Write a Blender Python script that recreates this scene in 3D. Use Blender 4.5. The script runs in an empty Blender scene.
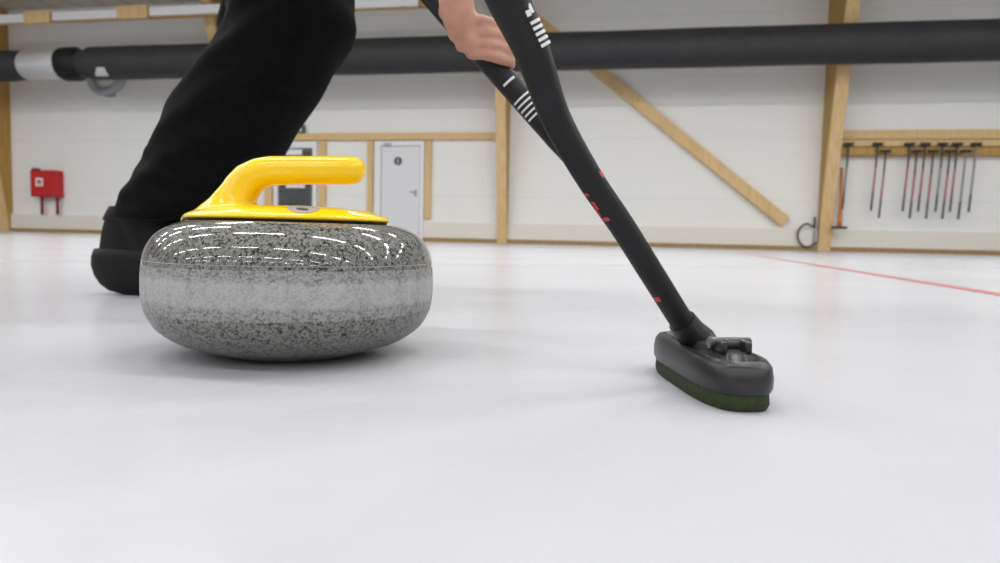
import bpy, bmesh, math, random
from mathutils import Vector, Matrix, Quaternion
random.seed(4)
SC = bpy.context.scene
COL = SC.collection
PI = math.pi

# ------------------------------------------------------------------ camera
F = 667.0; CX, CY = 500.0, 281.5; CAMH = 0.12
ROLL = math.atan(0.0225); PITCH = math.atan(44.3*math.cos(ROLL)/F)
cam_o = Vector((0, 0, CAMH))
fw = Vector((0, math.cos(PITCH), -math.sin(PITCH)))
r0 = Vector((1, 0, 0)); u0 = Vector((0, math.sin(PITCH), math.cos(PITCH)))
rt = r0*math.cos(ROLL) + u0*math.sin(ROLL)
up = -r0*math.sin(ROLL) + u0*math.cos(ROLL)

def ray(px, py):
    return fw + rt*((px-CX)/F) + up*((CY-py)/F)
def ground(px, py, z=0.0):
    d = ray(px, py); k = (z-CAMH)/d.z
    return cam_o + d*k
def P(px, py, Y):                       # measured point of the photo at world depth Y
    d = ray(px, py)
    return cam_o + d*(Y/d.y)

cam = bpy.data.cameras.new('camera'); cam.lens = 36*F/1000; cam.sensor_width = 36
cam.clip_start = 0.02; cam.clip_end = 200
cam.dof.use_dof = True; cam.dof.focus_distance = 0.57; cam.dof.aperture_fstop = 9.0
co = bpy.data.objects.new('camera', cam); COL.objects.link(co)
co.matrix_world = Matrix(((rt.x, up.x, -fw.x, cam_o.x), (rt.y, up.y, -fw.y, cam_o.y), (rt.z, up.z, -fw.z, cam_o.z), (0, 0, 0, 1)))
SC.camera = co
SC.view_settings.view_transform = 'Standard'
SC.view_settings.exposure = 0.0

# far wall frame: s along the wall, t out of the wall towards the camera, z up
WANG = math.radians(-10.2)
WO = Vector((-2.08, 13.85, 0))
we = Vector((math.cos(WANG), math.sin(WANG), 0)); wn = Vector((math.sin(WANG), -math.cos(WANG), 0))
def W(s, t, z): return WO + we*s + wn*t + Vector((0, 0, z))
def wp(px, py, t=0.0):
    d = ray(px, py); k = ((WO + wn*t) - cam_o).dot(wn)/d.dot(wn)
    p = cam_o + d*k
    return (p-WO).dot(we), p.z
WM = Matrix.Translation(WO) @ Matrix(((we.x, wn.x, 0, 0), (we.y, wn.y, 0, 0), (0, 0, 1, 0), (0, 0, 0, 1)))
# NB: (s,t,z) is left handed (det<0); normals are recalculated on build

# ------------------------------------------------------------------ materials
def newmat(name):
    m = bpy.data.materials.new(name); m.use_nodes = True
    nt = m.node_tree; b = nt.nodes['Principled BSDF']
    return m, nt, b
def N(nt, typ, **kw):
    n = nt.nodes.new(typ)
    for k, v in kw.items():
        if k in n.inputs: n.inputs[k].default_value = v
        else: setattr(n, k, v)
    return n
def simple(name, col, rough=0.5, metal=0.0, noise=0.08, scale=20.0, coat=0.0, bump=0.0, spec=0.5):
    m, nt, b = newmat(name)
    tc = N(nt, 'ShaderNodeTexCoord'); nz = N(nt, 'ShaderNodeTexNoise', Scale=scale, Detail=4.0)
    nt.links.new(tc.outputs['Object'], nz.inputs['Vector'])
    rp = N(nt, 'ShaderNodeValToRGB')
    c = Vector(col[:3])
    lo = c*(1-noise); hi = c*(1+noise)
    rp.color_ramp.elements[0].color = (*lo, 1); rp.color_ramp.elements[1].color = (*hi, 1)
    rp.color_ramp.elements[0].position = .3; rp.color_ramp.elements[1].position = .7
    nt.links.new(nz.outputs['Fac'], rp.inputs['Fac']); nt.links.new(rp.outputs['Color'], b.inputs['Base Color'])
    b.inputs['Roughness'].default_value = rough; b.inputs['Metallic'].default_value = metal
    b.inputs['Coat Weight'].default_value = coat; b.inputs['Specular IOR Level'].default_value = spec
    if bump:
        bp = N(nt, 'ShaderNodeBump', Strength=bump, Distance=0.002)
        nt.links.new(nz.outputs['Fac'], bp.inputs['Height']); nt.links.new(bp.outputs['Normal'], b.inputs['Normal'])
    return m

def wood_mat(name, c1, c2):
    m, nt, b = newmat(name)
    tc = N(nt, 'ShaderNodeTexCoord'); mp = N(nt, 'ShaderNodeMapping'); mp.inputs['Scale'].default_value = (9, 9, .8)
    nz = N(nt, 'ShaderNodeTexNoise', Scale=2.5, Detail=6.0)
    nt.links.new(tc.outputs['Object'], mp.inputs['Vector']); nt.links.new(mp.outputs['Vector'], nz.inputs['Vector'])
    rp = N(nt, 'ShaderNodeValToRGB'); rp.color_ramp.elements[0].color = (*c1, 1); rp.color_ramp.elements[1].color = (*c2, 1)
    rp.color_ramp.elements[0].position = .3; rp.color_ramp.elements[1].position = .7
    nt.links.new(nz.outputs['Fac'], rp.inputs['Fac']); nt.links.new(rp.outputs['Color'], b.inputs['Base Color'])
    b.inputs['Roughness'].default_value = .6
    return m

def granite(name, rough, dim=1.0, band=False):
    m, nt, b = newmat(name); L = nt.links.new
    tc = N(nt, 'ShaderNodeTexCoord')
    nzw = N(nt, 'ShaderNodeTexNoise', Scale=260.0, Detail=2.0)
    L(tc.outputs['Object'], nzw.inputs['Vector'])
    mixv = N(nt, 'ShaderNodeMixRGB', Fac=.0025); L(tc.outputs['Object'], mixv.inputs[1]); L(nzw.outputs['Color'], mixv.inputs[2])
    v1 = N(nt, 'ShaderNodeTexVoronoi', Scale=560.0); L(mixv.outputs[0], v1.inputs['Vector'])
    v2 = N(nt, 'ShaderNodeTexVoronoi', Scale=1000.0); L(mixv.outputs[0], v2.inputs['Vector'])
    s1 = N(nt, 'ShaderNodeSeparateColor'); L(v1.outputs['Color'], s1.inputs[0])
    s2 = N(nt, 'ShaderNodeSeparateColor'); L(v2.outputs['Color'], s2.inputs[0])
    cl = N(nt, 'ShaderNodeTexNoise', Scale=170.0, Detail=3.0); L(tc.outputs['Object'], cl.inputs['Vector'])
    ma = N(nt, 'ShaderNodeMath', operation='MULTIPLY_ADD'); L(cl.outputs['Fac'], ma.inputs[0]); ma.inputs[1].default_value = .9
    L(s1.outputs[0], ma.inputs[2])
    r1 = N(nt, 'ShaderNodeValToRGB'); e = r1.color_ramp.elements
    e[0].position = .40; e[0].color = (.018, .017, .013, 1)
    e[1].position = .62; e[1].color = (.105, .103, .087, 1)
    x = e.new(.8); x.color = (.17, .169, .15, 1)
    x = e.new(1.2 if False else 1.0); x.color = (.25, .25, .232, 1)
    L(ma.outputs[0], r1.inputs['Fac'])
    r2 = N(nt, 'ShaderNodeValToRGB'); e = r2.color_ramp.elements
    e[0].position = .05; e[0].color = (.35, .35, .35, 1); e[1].position = .35; e[1].color = (1.0, 1.0, 1.0, 1)
    L(s2.outputs[1], r2.inputs['Fac'])
    for q_ in r2.color_ramp.elements: q_.color = (*(c_*dim for c_ in q_.color[:3]), 1)
    mx = N(nt, 'ShaderNodeMixRGB', blend_type='MULTIPLY', Fac=1.0); L(r1.outputs['Color'], mx.inputs[1]); L(r2.outputs['Color'], mx.inputs[2])
    out = mx.outputs[0]
    if band:
        sx = N(nt, 'ShaderNodeSeparateXYZ'); L(tc.outputs['Object'], sx.inputs[0])
        # frosted strip: whiter towards its middle, scuffed
        z = N(nt, 'ShaderNodeMapRange'); z.inputs['From Min'].default_value = .044; z.inputs['From Max'].default_value = .090
        L(sx.outputs['Z'], z.inputs['Value'])
        nz = N(nt, 'ShaderNodeTexNoise', Scale=90.0, Detail=5.0); L(tc.outputs['Object'], nz.inputs['Vector'])
        zz = N(nt, 'ShaderNodeMath', operation='MULTIPLY_ADD'); L(nz.outputs['Fac'], zz.inputs[0]); zz.inputs[1].default_value = .12; L(z.outputs[0], zz.inputs[2])
        rz = N(nt, 'ShaderNodeValToRGB'); e = rz.color_ramp.elements
        e[0].position = .06; e[0].color = (.12, .12, .12, 1); e[1].position = .16; e[1].color = (.32, .32, .32, 1)
        for p_, v_ in ((.28, .30), (.38, .72), (.76, .76), (.86, .36), (1.0, .22)):
            q = e.new(p_); q.color = (v_, v_, v_, 1)
        L(zz.outputs[0], rz.inputs['Fac'])
        mp = N(nt, 'ShaderNodeMapping'); mp.inputs['Scale'].default_value = (1, 1, .25); L(tc.outputs['Object'], mp.inputs['Vector'])
        nv = N(nt, 'ShaderNodeTexNoise', Scale=70.0, Detail=6.0); L(mp.outputs[0], nv.inputs['Vector'])
        rv = N(nt, 'ShaderNodeValToRGB'); rv.color_ramp.elements[0].position = .3; rv.color_ramp.elements[1].position = .7
        rv.color_ramp.elements[0].color = (.60, .60, .60, 1)
        L(nv.outputs['Fac'], rv.inputs['Fac'])
        fac = N(nt, 'ShaderNodeMixRGB', blend_type='MULTIPLY', Fac=1.0); L(rz.outputs['Color'], fac.inputs[1]); L(rv.outputs['Color'], fac.inputs[2])
        fr = N(nt, 'ShaderNodeMixRGB'); L(fac.outputs[0], fr.inputs['Fac']); L(out, fr.inputs[1]); fr.inputs[2].default_value = (.44, .445, .455, 1)
        out = fr.outputs[0]
    L(out, b.inputs['Base Color'])
    b.inputs['Roughness'].default_value = rough
    return m

M = {}
M['granite'] = granite('polished_granite', .07, .88)
M['granite_under'] = granite('honed_granite', .35, .86)
M['band'] = granite('frosted_granite', .55, band=True)
M['yellow'] = simple('yellow_plastic', (.93, .60, .004), .16, noise=.01, scale=30, coat=.08)
M['gasket'] = simple('dark_gasket', (.01, .01, .01), .5)
M['line'] = simple('pale_groove', (.24, .24, .21), .4)
M['medal'] = simple('grey_badge', (.42, .41, .38), .35, metal=.3, noise=.2, scale=300)
M['dark'] = simple('dark_print', (.05, .05, .05), .5)
M['wood'] = wood_mat('spruce_timber', (.66, .43, .19), (.80, .56, .29))
M['wood_dark'] = wood_mat('dark_and_shaded_timber', (.40, .225, .05), (.53, .32, .085))  # dark timber; on the columns it paints the shade of their sides
M['wood_strip'] = wood_mat('base_timber', (.30, .19, .075), (.4, .26, .11))
M['kick'] = simple('cream_panel', (.80, .77, .69), .4, noise=.02)
M['white'] = simple('white_paint', (.84, .84, .85), .35, noise=.02)
M['door_white'] = simple('door_paint', (.76, .77, .79), .4, noise=.02)
M['glass_dark'] = simple('dark_glazing', (.075, .08, .085), .12, noise=.2, scale=2)
M['grey'] = simple('grey_metal', (.36, .37, .38), .4, metal=.3)
M['duct'] = simple('black_foam_sleeve', (.026, .0265, .029), .6, noise=.15, scale=8, bump=.2)
M['steel'] = simple('galvanised_sheet', (.82, .82, .82), .4, metal=.6, noise=.08)
M['red'] = simple('red_enamel', (.55, .013, .010), .35, noise=.06)
M['redpipe'] = simple('red_pipe', (.24, .015, .03), .4)
M['redline'] = simple('red_ice_paint', (.46, .15, .15), .4, noise=.1, scale=6)
M['greyline'] = simple('grey_ice_paint', (.37, .37, .39), .4, noise=.05)
M['carbon'] = simple('black_carbon', (.0075, .0078, .0085), .5, noise=.3, scale=40, spec=.3)
M['broomplastic'] = simple('black_broom_plastic', (.013, .013, .0145), .34, noise=.2, scale=40)
M['broomgloss'] = simple('glossy_black_trim', (.045, .045, .047), .2, noise=.1)
M['pad'] = simple('green_brush_pad', (.019, .032, .008), .85, noise=.3, scale=200, bump=.6)
M['print'] = simple('white_print', (.62, .62, .62), .5)
M['redprint'] = simple('red_print', (.45, .03, .03), .5)
M['pinkshaft'] = simple('faded_red_shaft', (.42, .13, .13), .5)
M['rackshaft'] = simple('dark_shaft', (.085, .085, .095), .5)
M['greyshaft'] = simple('grey_shaft', (.28, .28, .29), .5)
M['skin'] = simple('skin', (.43, .215, .145), .5, noise=.16, scale=45, bump=.15)
M['hair'] = simple('dark_hair', (.03, .018, .01), .6)
M['trousers'] = simple('black_trousers', (.0024, .0024, .0027), .85, noise=.4, scale=60, bump=.5, spec=.10)
M['jacket'] = simple('black_jacket', (.008, .008, .01), .7, noise=.3, scale=40)
M['shoe'] = simple('black_shoe_rubber', (.0045, .0045, .005), .55, noise=.3, scale=50, bump=.3, spec=.2)
M['eye'] = simple('eye_white', (.7, .7, .7), .2)
M['orange'] = simple('orange_shaft', (.55, .21, .05), .5)
M['cable'] = simple('dark_cable', (.05, .05, .055), .6)
M['greensign'] = simple('dark_green_box', (.06, .12, .1), .5)
M['lampwhite'] = simple('fixture_white', (.75, .75, .75), .4)
M['eps'] = simple('white_panel', (.83, .83, .84), .4, noise=.03)

# wall cladding: pale panels with faint joints (object space: x=s, z=height)
def wall_mat():
    m, nt, b = newmat('wall_cladding'); L = nt.links.new
    tc = N(nt, 'ShaderNodeTexCoord'); sx = N(nt, 'ShaderNodeSeparateXYZ'); L(tc.outputs['Object'], sx.inputs[0])
    nz = N(nt, 'ShaderNodeTexNoise', Scale=1.2, Detail=3.0); L(tc.outputs['Object'], nz.inputs['Vector'])
    rp = N(nt, 'ShaderNodeValToRGB'); rp.color_ramp.elements[0].color = (.855, .853, .815, 1); rp.color_ramp.elements[1].color = (.89, .888, .85, 1)
    L(nz.outputs['Fac'], rp.inputs['Fac'])
    def joint(axis, period, width, off):
        a = N(nt, 'ShaderNodeMath', operation='ADD'); L(sx.outputs[axis], a.inputs[0]); a.inputs[1].default_value = off
        f = N(nt, 'ShaderNodeMath', operation='PINGPONG'); L(a.outputs[0], f.inputs[0]); f.inputs[1].default_value = period/2
        c = N(nt, 'ShaderNodeMath', operation='LESS_THAN'); L(f.outputs[0], c.inputs[0]); c.inputs[1].default_value = width/2
        return c.outputs[0]
    j1 = joint('Z', 1.15, .02, .22)
    j2 = joint('X', 1.2, .008, .3)
    mxj = N(nt, 'ShaderNodeMath', operation='MAXIMUM'); L(j1, mxj.inputs[0])
    hv = N(nt, 'ShaderNodeMath', operation='MULTIPLY'); L(j2, hv.inputs[0]); hv.inputs[1].default_value = .0
    L(hv.outputs[0], mxj.inputs[1])
    sc = N(nt, 'ShaderNodeMath', operation='MULTIPLY'); L(mxj.outputs[0], sc.inputs[0]); sc.inputs[1].default_value = .13
    mx = N(nt, 'ShaderNodeMixRGB'); L(sc.outputs[0], mx.inputs['Fac']); L(rp.outputs['Color'], mx.inputs[1]); mx.inputs[2].default_value = (.4, .4, .38, 1)
    L(mx.outputs[0], b.inputs['Base Color']); b.inputs['Roughness'].default_value = .6
    return m
M['wall'] = wall_mat()

def ceil_mat():
    m, nt, b = newmat('ceiling_boards'); L = nt.links.new
    tc = N(nt, 'ShaderNodeTexCoord'); sx = N(nt, 'ShaderNodeSeparateXYZ'); L(tc.outputs['Object'], sx.inputs[0])
    f = N(nt, 'ShaderNodeMath', operation='PINGPONG'); L(sx.outputs['X'], f.inputs[0]); f.inputs[1].default_value = .31
    c = N(nt, 'ShaderNodeMath', operation='LESS_THAN'); L(f.outputs[0], c.inputs[0]); c.inputs[1].default_value = .02
    mx = N(nt, 'ShaderNodeMixRGB'); L(c.outputs[0], mx.inputs['Fac']); mx.inputs[1].default_value = (.60, .57, .51, 1); mx.inputs[2].default_value = (.3, .28, .25, 1)
    L(mx.outputs[0], b.inputs['Base Color']); b.inputs['Roughness'].default_value = .7
    return m
M['ceiling'] = ceil_mat()

def ice_mat():
    m, nt, b = newmat('curling_ice'); L = nt.links.new
    tc = N(nt, 'ShaderNodeTexCoord')
    n1 = N(nt, 'ShaderNodeTexNoise', Scale=1.5, Detail=5.0); L(tc.outputs['Object'], n1.inputs['Vector'])
    rp = N(nt, 'ShaderNodeValToRGB'); rp.color_ramp.elements[0].color = (.455, .46, .49, 1); rp.color_ramp.elements[1].color = (.505, .51, .54, 1)
    rp.color_ramp.elements[0].position = .3; rp.color_ramp.elements[1].position = .7
    L(n1.outputs['Fac'], rp.inputs['Fac']); L(rp.outputs['Color'], b.inputs['Base Color'])
    n2 = N(nt, 'ShaderNodeTexNoise', Scale=60.0, Detail=2.0); L(tc.outputs['Object'], n2.inputs['Vector'])
    n3 = N(nt, 'ShaderNodeTexNoise', Scale=9.0, Detail=3.0); L(tc.outputs['Object'], n3.inputs['Vector'])
    ad = N(nt, 'ShaderNodeMath', operation='MULTIPLY_ADD'); L(n3.outputs['Fac'], ad.inputs[0]); ad.inputs[1].default_value = 3.0; L(n2.outputs['Fac'], ad.inputs[2])
    bp = N(nt, 'ShaderNodeBump', Strength=.12, Distance=.002); L(ad.outputs[0], bp.inputs['Height']); L(bp.outputs['Normal'], b.inputs['Normal'])
    b.inputs['Roughness'].default_value = .21; b.inputs['IOR'].default_value = 1.31; b.inputs['Specular IOR Level'].default_value = .13
    b.inputs['Subsurface Weight'].default_value = .4; b.inputs['Subsurface Radius'].default_value = (1, 1, 1); b.inputs['Subsurface Scale'].default_value = .03
    return m
M['ice'] = ice_mat()

# ------------------------------------------------------------------ mesh helpers
class MB:
    def __init__(s): s.bm = bmesh.new()
    def box(s, a, b, bev=0.0):
        a, b = Vector(a), Vector(b)
        lo = Vector((min(a.x, b.x), min(a.y, b.y), min(a.z, b.z))); hi = Vector((max(a.x, b.x), max(a.y, b.y), max(a.z, b.z)))
        r = bmesh.ops.create_cube(s.bm, size=1.0, matrix=Matrix.Translation((lo+hi)/2) @ Matrix.Diagonal((*(hi-lo), 1)))
        if bev:
            es = list({e for v in r['verts'] for e in v.link_edges})
            bmesh.ops.bevel(s.bm, geom=es, offset=bev, segments=2, affect='EDGES', profile=.5)
        return s
    def prism(s, pts, y0, y1):           # polygon in x,z extruded along y
        v0 = [s.bm.verts.new((p[0], y0, p[1])) for p in pts]; v1 = [s.bm.verts.new((p[0], y1, p[1])) for p in pts]
        s.bm.faces.new(v0); s.bm.faces.new(v1[::-1]); n = len(pts)
        for i in range(n): s.bm.faces.new((v0[i], v1[i], v1[(i+1) % n], v0[(i+1) % n]))
        return s
    def slab(s, pts, z0, z1):            # polygon in x,y extruded along z
        v0 = [s.bm.verts.new((p[0], p[1], z0)) for p in pts]; v1 = [s.bm.verts.new((p[0], p[1], z1)) for p in pts]
        s.bm.faces.new(v0); s.bm.faces.new(v1[::-1]); n = len(pts)
        for i in range(n): s.bm.faces.new((v0[i], v1[i], v1[(i+1) % n], v0[(i+1) % n]))
        return s
    def loft(s, rings, cap=True):
        R = [[s.bm.verts.new(p) for p in ring] for ring in rings]; n = len(rings[0])
        for i in range(len(R)-1):
            for j in range(n): s.bm.faces.new((R[i][j], R[i][(j+1) % n], R[i+1][(j+1) % n], R[i+1][j]))
        if cap: s.bm.faces.new(R[0][::-1]); s.bm.faces.new(R[-1])
        return s
    def tube(s, pts, rads, n=16, cap=True, flat=1.0, ref=None):
        pts = [Vector(p) for p in pts]
        if not hasattr(rads, '__len__'): rads = [rads]*len(pts)
        rings = []; last = None
        for i, p in enumerate(pts):
            t = (pts[min(i+1, len(pts)-1)] - pts[max(i-1, 0)]).normalized()
            if last is None:
                rf = Vector(ref) if ref else (Vector((0, 0, 1)) if abs(t.z) < .9 else Vector((1, 0, 0)))
                x = (rf - t*rf.dot(t)).normalized()
            else: x = (last - t*last.dot(t)).normalized()
            last = x; y = t.cross(x)
            rings.append([p + x*(math.cos(2*PI*k/n)*rads[i]) + y*(math.sin(2*PI*k/n)*rads[i]*flat) for k in range(n)])
        return s.loft(rings, cap)
    def lathe(s, prof, n=64, c=(0, 0, 0), ax=None):
        c = Vector(c); q = Vector((0, 0, 1)).rotation_difference(Vector(ax)) if ax else Quaternion()
        rings = []
        for r, z in prof:
            rings.append([c + q @ Vector((max(r, 1e-5)*math.cos(2*PI*k/n), max(r, 1e-5)*math.sin(2*PI*k/n), z)) for k in range(n)])
        return s.loft(rings, True)
    def sphere(s, c, r, sc=(1, 1, 1), u=16, v=10):
        bmesh.ops.create_uvsphere(s.bm, u_segments=u, v_segments=v, radius=r, matrix=Matrix.Translation(Vector(c)) @ Matrix.Diagonal((*sc, 1)))
        return s
    def capsules(s, chain):
        for i, (p, r) in enumerate(chain):
            s.sphere(p, r)
            if i: s.tube([chain[i-1][0], p], [chain[i-1][1], r], 16)
        return s
    def xf(s, m): s.bm.transform(m); return s
    def build(s, name, mat, parent=None, smooth=False, kind=None, label=None, cat=None, group=None, origin=None, angle=None):
        bm = s.bm
        if origin is not None: bm.transform(Matrix.Translation(-Vector(origin)))
        bmesh.ops.recalc_face_normals(bm, faces=bm.faces[:])
        me = bpy.data.meshes.new(name); bm.to_mesh(me); bm.free()
        me.materials.append(mat)
        if smooth:
            me.polygons.foreach_set('use_smooth', [True]*len(me.polygons))
            if angle: me.set_sharp_from_angle(angle=math.radians(angle))
        o = bpy.data.objects.new(name, me); COL.objects.link(o)
        if origin is not None: o.location = origin
        if parent: o.parent = parent
        tag(o, label, cat, group, kind)
        return o
def tag(o, label=None, cat=None, group=None, kind=None):
    for k, v in (('label', label), ('category', cat), ('group', group), ('kind', kind)):
        if v: o[k] = v
    return o
def thing(name, label, cat, loc=(0, 0, 0), group=None, rot=None):
    o = bpy.data.objects.new(name, None); COL.objects.link(o); o.location = loc
    o.empty_display_size = .1
    if rot is not None: o.rotation_euler = rot
    return tag(o, label, cat, group)
def wthing(name, label, cat, s, t, z, group=None):
    return thing(name, label, cat, W(s, t, z), group, (0, 0, WANG))
# children of a wthing use local x = along the wall, y = -(out of the wall), z = up

def voxel(mb, size, smooth=4, fac=.5):
    bm = mb.bm; bmesh.ops.recalc_face_normals(bm, faces=bm.faces[:])
    me = bpy.data.meshes.new('tmp'); bm.to_mesh(me); bm.free()
    o = bpy.data.objects.new('tmp', me); COL.objects.link(o)
    md = o.modifiers.new('r', 'REMESH'); md.mode = 'VOXEL'; md.voxel_size = size
    dg = bpy.context.evaluated_depsgraph_get(); dg.update()
    m2 = bpy.data.meshes.new_from_object(o.evaluated_get(dg))
    bpy.data.objects.remove(o); bpy.data.meshes.remove(me)
    out = MB(); out.bm.from_mesh(m2); bpy.data.meshes.remove(m2)
    for _ in range(smooth): bmesh.ops.smooth_vert(out.bm, verts=out.bm.verts[:], factor=fac, use_axis_x=True, use_axis_y=True, use_axis_z=True)
    return out
def catmull(pts, k=6):
    out = []; n = len(pts)
    for i in range(n-1):
        p0 = pts[max(i-1, 0)]; p1 = pts[i]; p2 = pts[i+1]; p3 = pts[min(i+2, n-1)]
        for j in range(k):
            t = j/k
            out.append(tuple(.5*((2*b) + (c-a)*t + (2*a-5*b+4*c-d)*t*t + (3*b-a-3*c+d)*t**3) for a, b, c, d in zip(p0, p1, p2, p3)))
    out.append(tuple(pts[-1])); return out

# ------------------------------------------------------------------ setting
SL, SR = -34.0, 24.0
mb = MB(); mb.box((-40, -14, -.1), (40, 26, 0)); mb.build('floor', M['ice'], kind='structure')
def wallobj(name, mat, fn, kind='structure', **kw):
    o = fn(MB()).build(name, mat, kind=kind, **kw); o.location = WO; o.rotation_euler = (0, 0, WANG); return o
# local frame: x=s, y=-t
wallobj('wall_back', M['wall'], lambda m: m.box((SL, 0, 0), (SR, .25, 6.2)))
CE = 5.0
wallobj('ceiling', M['ceiling'], lambda m: m.box((SL, -34, CE), (SR, 0, CE+.12)))
# kick panels beside the doors and the timber strip at their foot
sdl = wp(372, 230)[0]; sdr = wp(424, 230)[0]
gdl = wp(272, 230)[0]; gdr = wp(316, 230)[0]
KH = .40
for nm, a, b in (('trim_1', SL, gdl), ('trim_2', gdr, sdl), ('trim_3', sdr, SR)):
    wallobj(nm, M['kick'], lambda m: m.box((a, -.06, .075), (b, 0, KH), .008))
for nm, a, b in (('baseboard_left', SL, gdl), ('baseboard_middle', gdr, sdl), ('baseboard_right', sdr, SR)):
    wallobj(nm, M['wood_strip'], lambda m: m.box((a, -.10, 0), (b, 0, .08)))
# ice markings
def stripe(name, p, q, w, mat, label, cat, z=.0006):
    p, q = Vector(p), Vector(q); d = (q-p).normalized(); n = Vector((-d.y, d.x, 0))*w/2
    m = MB(); m.slab([(p-n)[:2], (p+n)[:2], (q+n)[:2], (q-n)[:2]], z-.0002, z)
    return m.build(name, mat, label=label, cat=cat)
a = ground(1000, 294.5); b = ground(742, 253.2); d = (a-b).normalized()
stripe('ice_line', b, a + d*.9, .058, M['redline'], 'red line painted across the ice running off at right', 'line')
a = ground(432, 264.5); b = ground(960, 269)
d = (b-a).normalized()
stripe('ice_line', a - d*3, b + d*3, .03, M['greyline'], 'faint grey line on the ice behind stone and broom', 'line', .0003)

# ------------------------------------------------------------------ timber frame
def post(px0, px1, label):
    """tapered glulam column: slim foot at the wall, deep head under the roof"""
    s0, s1 = wp(px0, 235, .1)[0], wp(px1, 235, .1)[0]; sc = (s0+s1)/2; w = (s1-s0)/2
    t = wthing('timber_column', label, 'column', sc, 0, 0, 'timber columns of the far wall')
    pr = [(.13, 0), (.30, 1.0), (.50, 2.1), (.75, 3.2), (1.15, 4.5), (1.22, 4.72)]
    def ex(m, pts, hw):
        v0 = [m.bm.verts.new((-hw, -p[0], p[1])) for p in pts]; v1 = [m.bm.verts.new((hw, -p[0], p[1])) for p in pts]; n = len(pts)
        m.bm.faces.new(v0); m.bm.faces.new(v1[::-1])
        for i in range(n): m.bm.faces.new((v0[i], v1[i], v1[(i+1) % n], v0[(i+1) % n]))
        return m
    ex(MB(), [(.002, 0)] + [(p[0]-.05, p[1]) for p in pr] + [(1.22, 4.99), (.002, 4.99)], w*.94).build('shaded_body', M['wood_dark'], t)  # column sides in darker timber, shade put into the colour
    ex(MB(), [(p[0]-.049, p[1]) for p in pr] + pr[::-1], w).build('lit_front', M['wood'], t)  # same column's lit front face, kept in the lighter timber
    return sc
pA = post(1, 10, 'tapered timber column at far left beside the red box')
pB = post(233.5, 242, 'tapered timber column behind the trouser leg, showing above the black duct')
pC = post(497.5, 507, 'tapered timber column between white door and broom shaft')
pD = post(818, 830.5, 'tapered timber column at the left end of the brush rack')

def brace(p0, p1, w, label, t=.02, th=.12):
    a = wp(*p0, t+th); b = wp(*p1, t+th)
    L = math.hypot(b[0]-a[0], b[1]-a[1]); ang = math.atan2(b[1]-a[1], b[0]-a[0])
    o = thing('timber_brace', label, 'brace', W(a[0], t, a[1]), rot=(0, 0, WANG))
    m = MB(); m.box((0, -th, -w/2), (L, 0, w/2), .006)
    m.xf(Matrix.Rotation(-ang, 4, 'Y')); m.build('board', M['wood'], o)
brace((528, 13), (786, 222), .21, 'long diagonal timber brace leaning down to the right behind the broom')

def rail(name, px0, px1, y0, y1, label, t=.0, th=.09, mat='wood'):
    a = wp(px0, y0, t+th); b = wp(px1, y0, t+th); zt = (a[1]+b[1])/2
    c = wp((px0+px1)/2, (y0+y1)/2, t+th); c2 = wp((px0+px1)/2, y1, t+th)
    h = abs(zt-c2[1])
    o = wthing(name, label, 'timber', (a[0]+b[0])/2, t, c2[1]); L = (b[0]-a[0])/2
    MB().box((-L, -th, 0), (L, -.001, h), .005).build('beam', M[mat], o)
    return o
rail('timber_rail', 246, 496.5, 133, 139.8, 'horizontal timber rail over the two doors')
rail('timber_rail', 838.5, 1060, 129.5, 138.8, 'plain timber rail running above the brush rack')
rail('top_plate', -80, 470, 9.5, 15.5, 'long timber plate along the top of the wall below the ceiling', t=1.32, th=.12, mat='wood_dark')

def stud(px0, px1, ytop, ybot, label):
    a = wp(px0, ybot, .07); b = wp(px1, ybot, .07); top = wp((px0+px1)/2, ytop, .07)[1]; bot = max(a[1], KH+.01)
    o = wthing('timber_stud', label, 'stud', (a[0]+b[0])/2, 0, bot, 'studs beside the doors'); w = (b[0]-a[0])/2
    MB().box((-w, -.07, 0), (w, -.001, top-bot), .004).build('upright', M['wood'], o)
stud(264, 271.5, 140.5, 214, 'thin timber stud left of the dark glazed door')
stud(318.5, 325, 140.5, 216, 'thin timber stud right of the dark glazed door')
stud(366.5, 372, 140.5, 217, 'thin timber stud left of the white door')
stud(424, 430, 140.5, 218.5, 'thin timber stud right of the white door')

# white strips and rafter blocks on top of the wall plate
for i, (x0, x1, y0, y1, lab) in enumerate(((-40, 24, 15, 23, 'white strip panel at the far top left corner over the wall plate'),
                                   (52, 117, 10.5, 18.5, 'white strip panel above the silver duct collar'),
                                   (149, 223, 5.5, 13.5, 'white strip panel under the ceiling just left of the trouser knee'),
                                   (352, 418, -2, 6, 'white strip panel at the top edge between knee and hand'))):
    a = wp(x0, (y0+y1)/2, 1.5); b = wp(x1, (y0+y1)/2, 1.5); zc = (a[1]+b[1])/2
    o = wthing('strip_panel', lab, 'panel', (a[0]+b[0])/2, 1.445, zc-.085, 'white strips under the ceiling'); L = (b[0]-a[0])/2
    MB().box((-L, -.06, 0), (L, -.001, .165), .01).build('panel', M['eps'], o)
    MB().box((-L*.99, -.012, -.03), (L*.99, -.001, -.001), .002).build('bracket', M['wood_dark'], o)
for x0, x1, y0, y1, lab in ((24.5, 51.5, 12, 24, 'timber block between the two leftmost white strip panels'),
                       (117.5, 148.5, 8, 18, 'timber block between white strip panels above the black duct')):
    a = wp(x0+.6, (y0+y1)/2, 1.5); b = wp(x1-.6, (y0+y1)/2, 1.5); zc = (a[1]+b[1])/2
    o = wthing('rafter_block', lab, 'timber', (a[0]+b[0])/2, 1.445, zc-.11); L = (b[0]-a[0])/2
    MB().box((-L, -.10, 0), (L, -.001, .25), .008).build('block', M['wood'], o)

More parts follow.
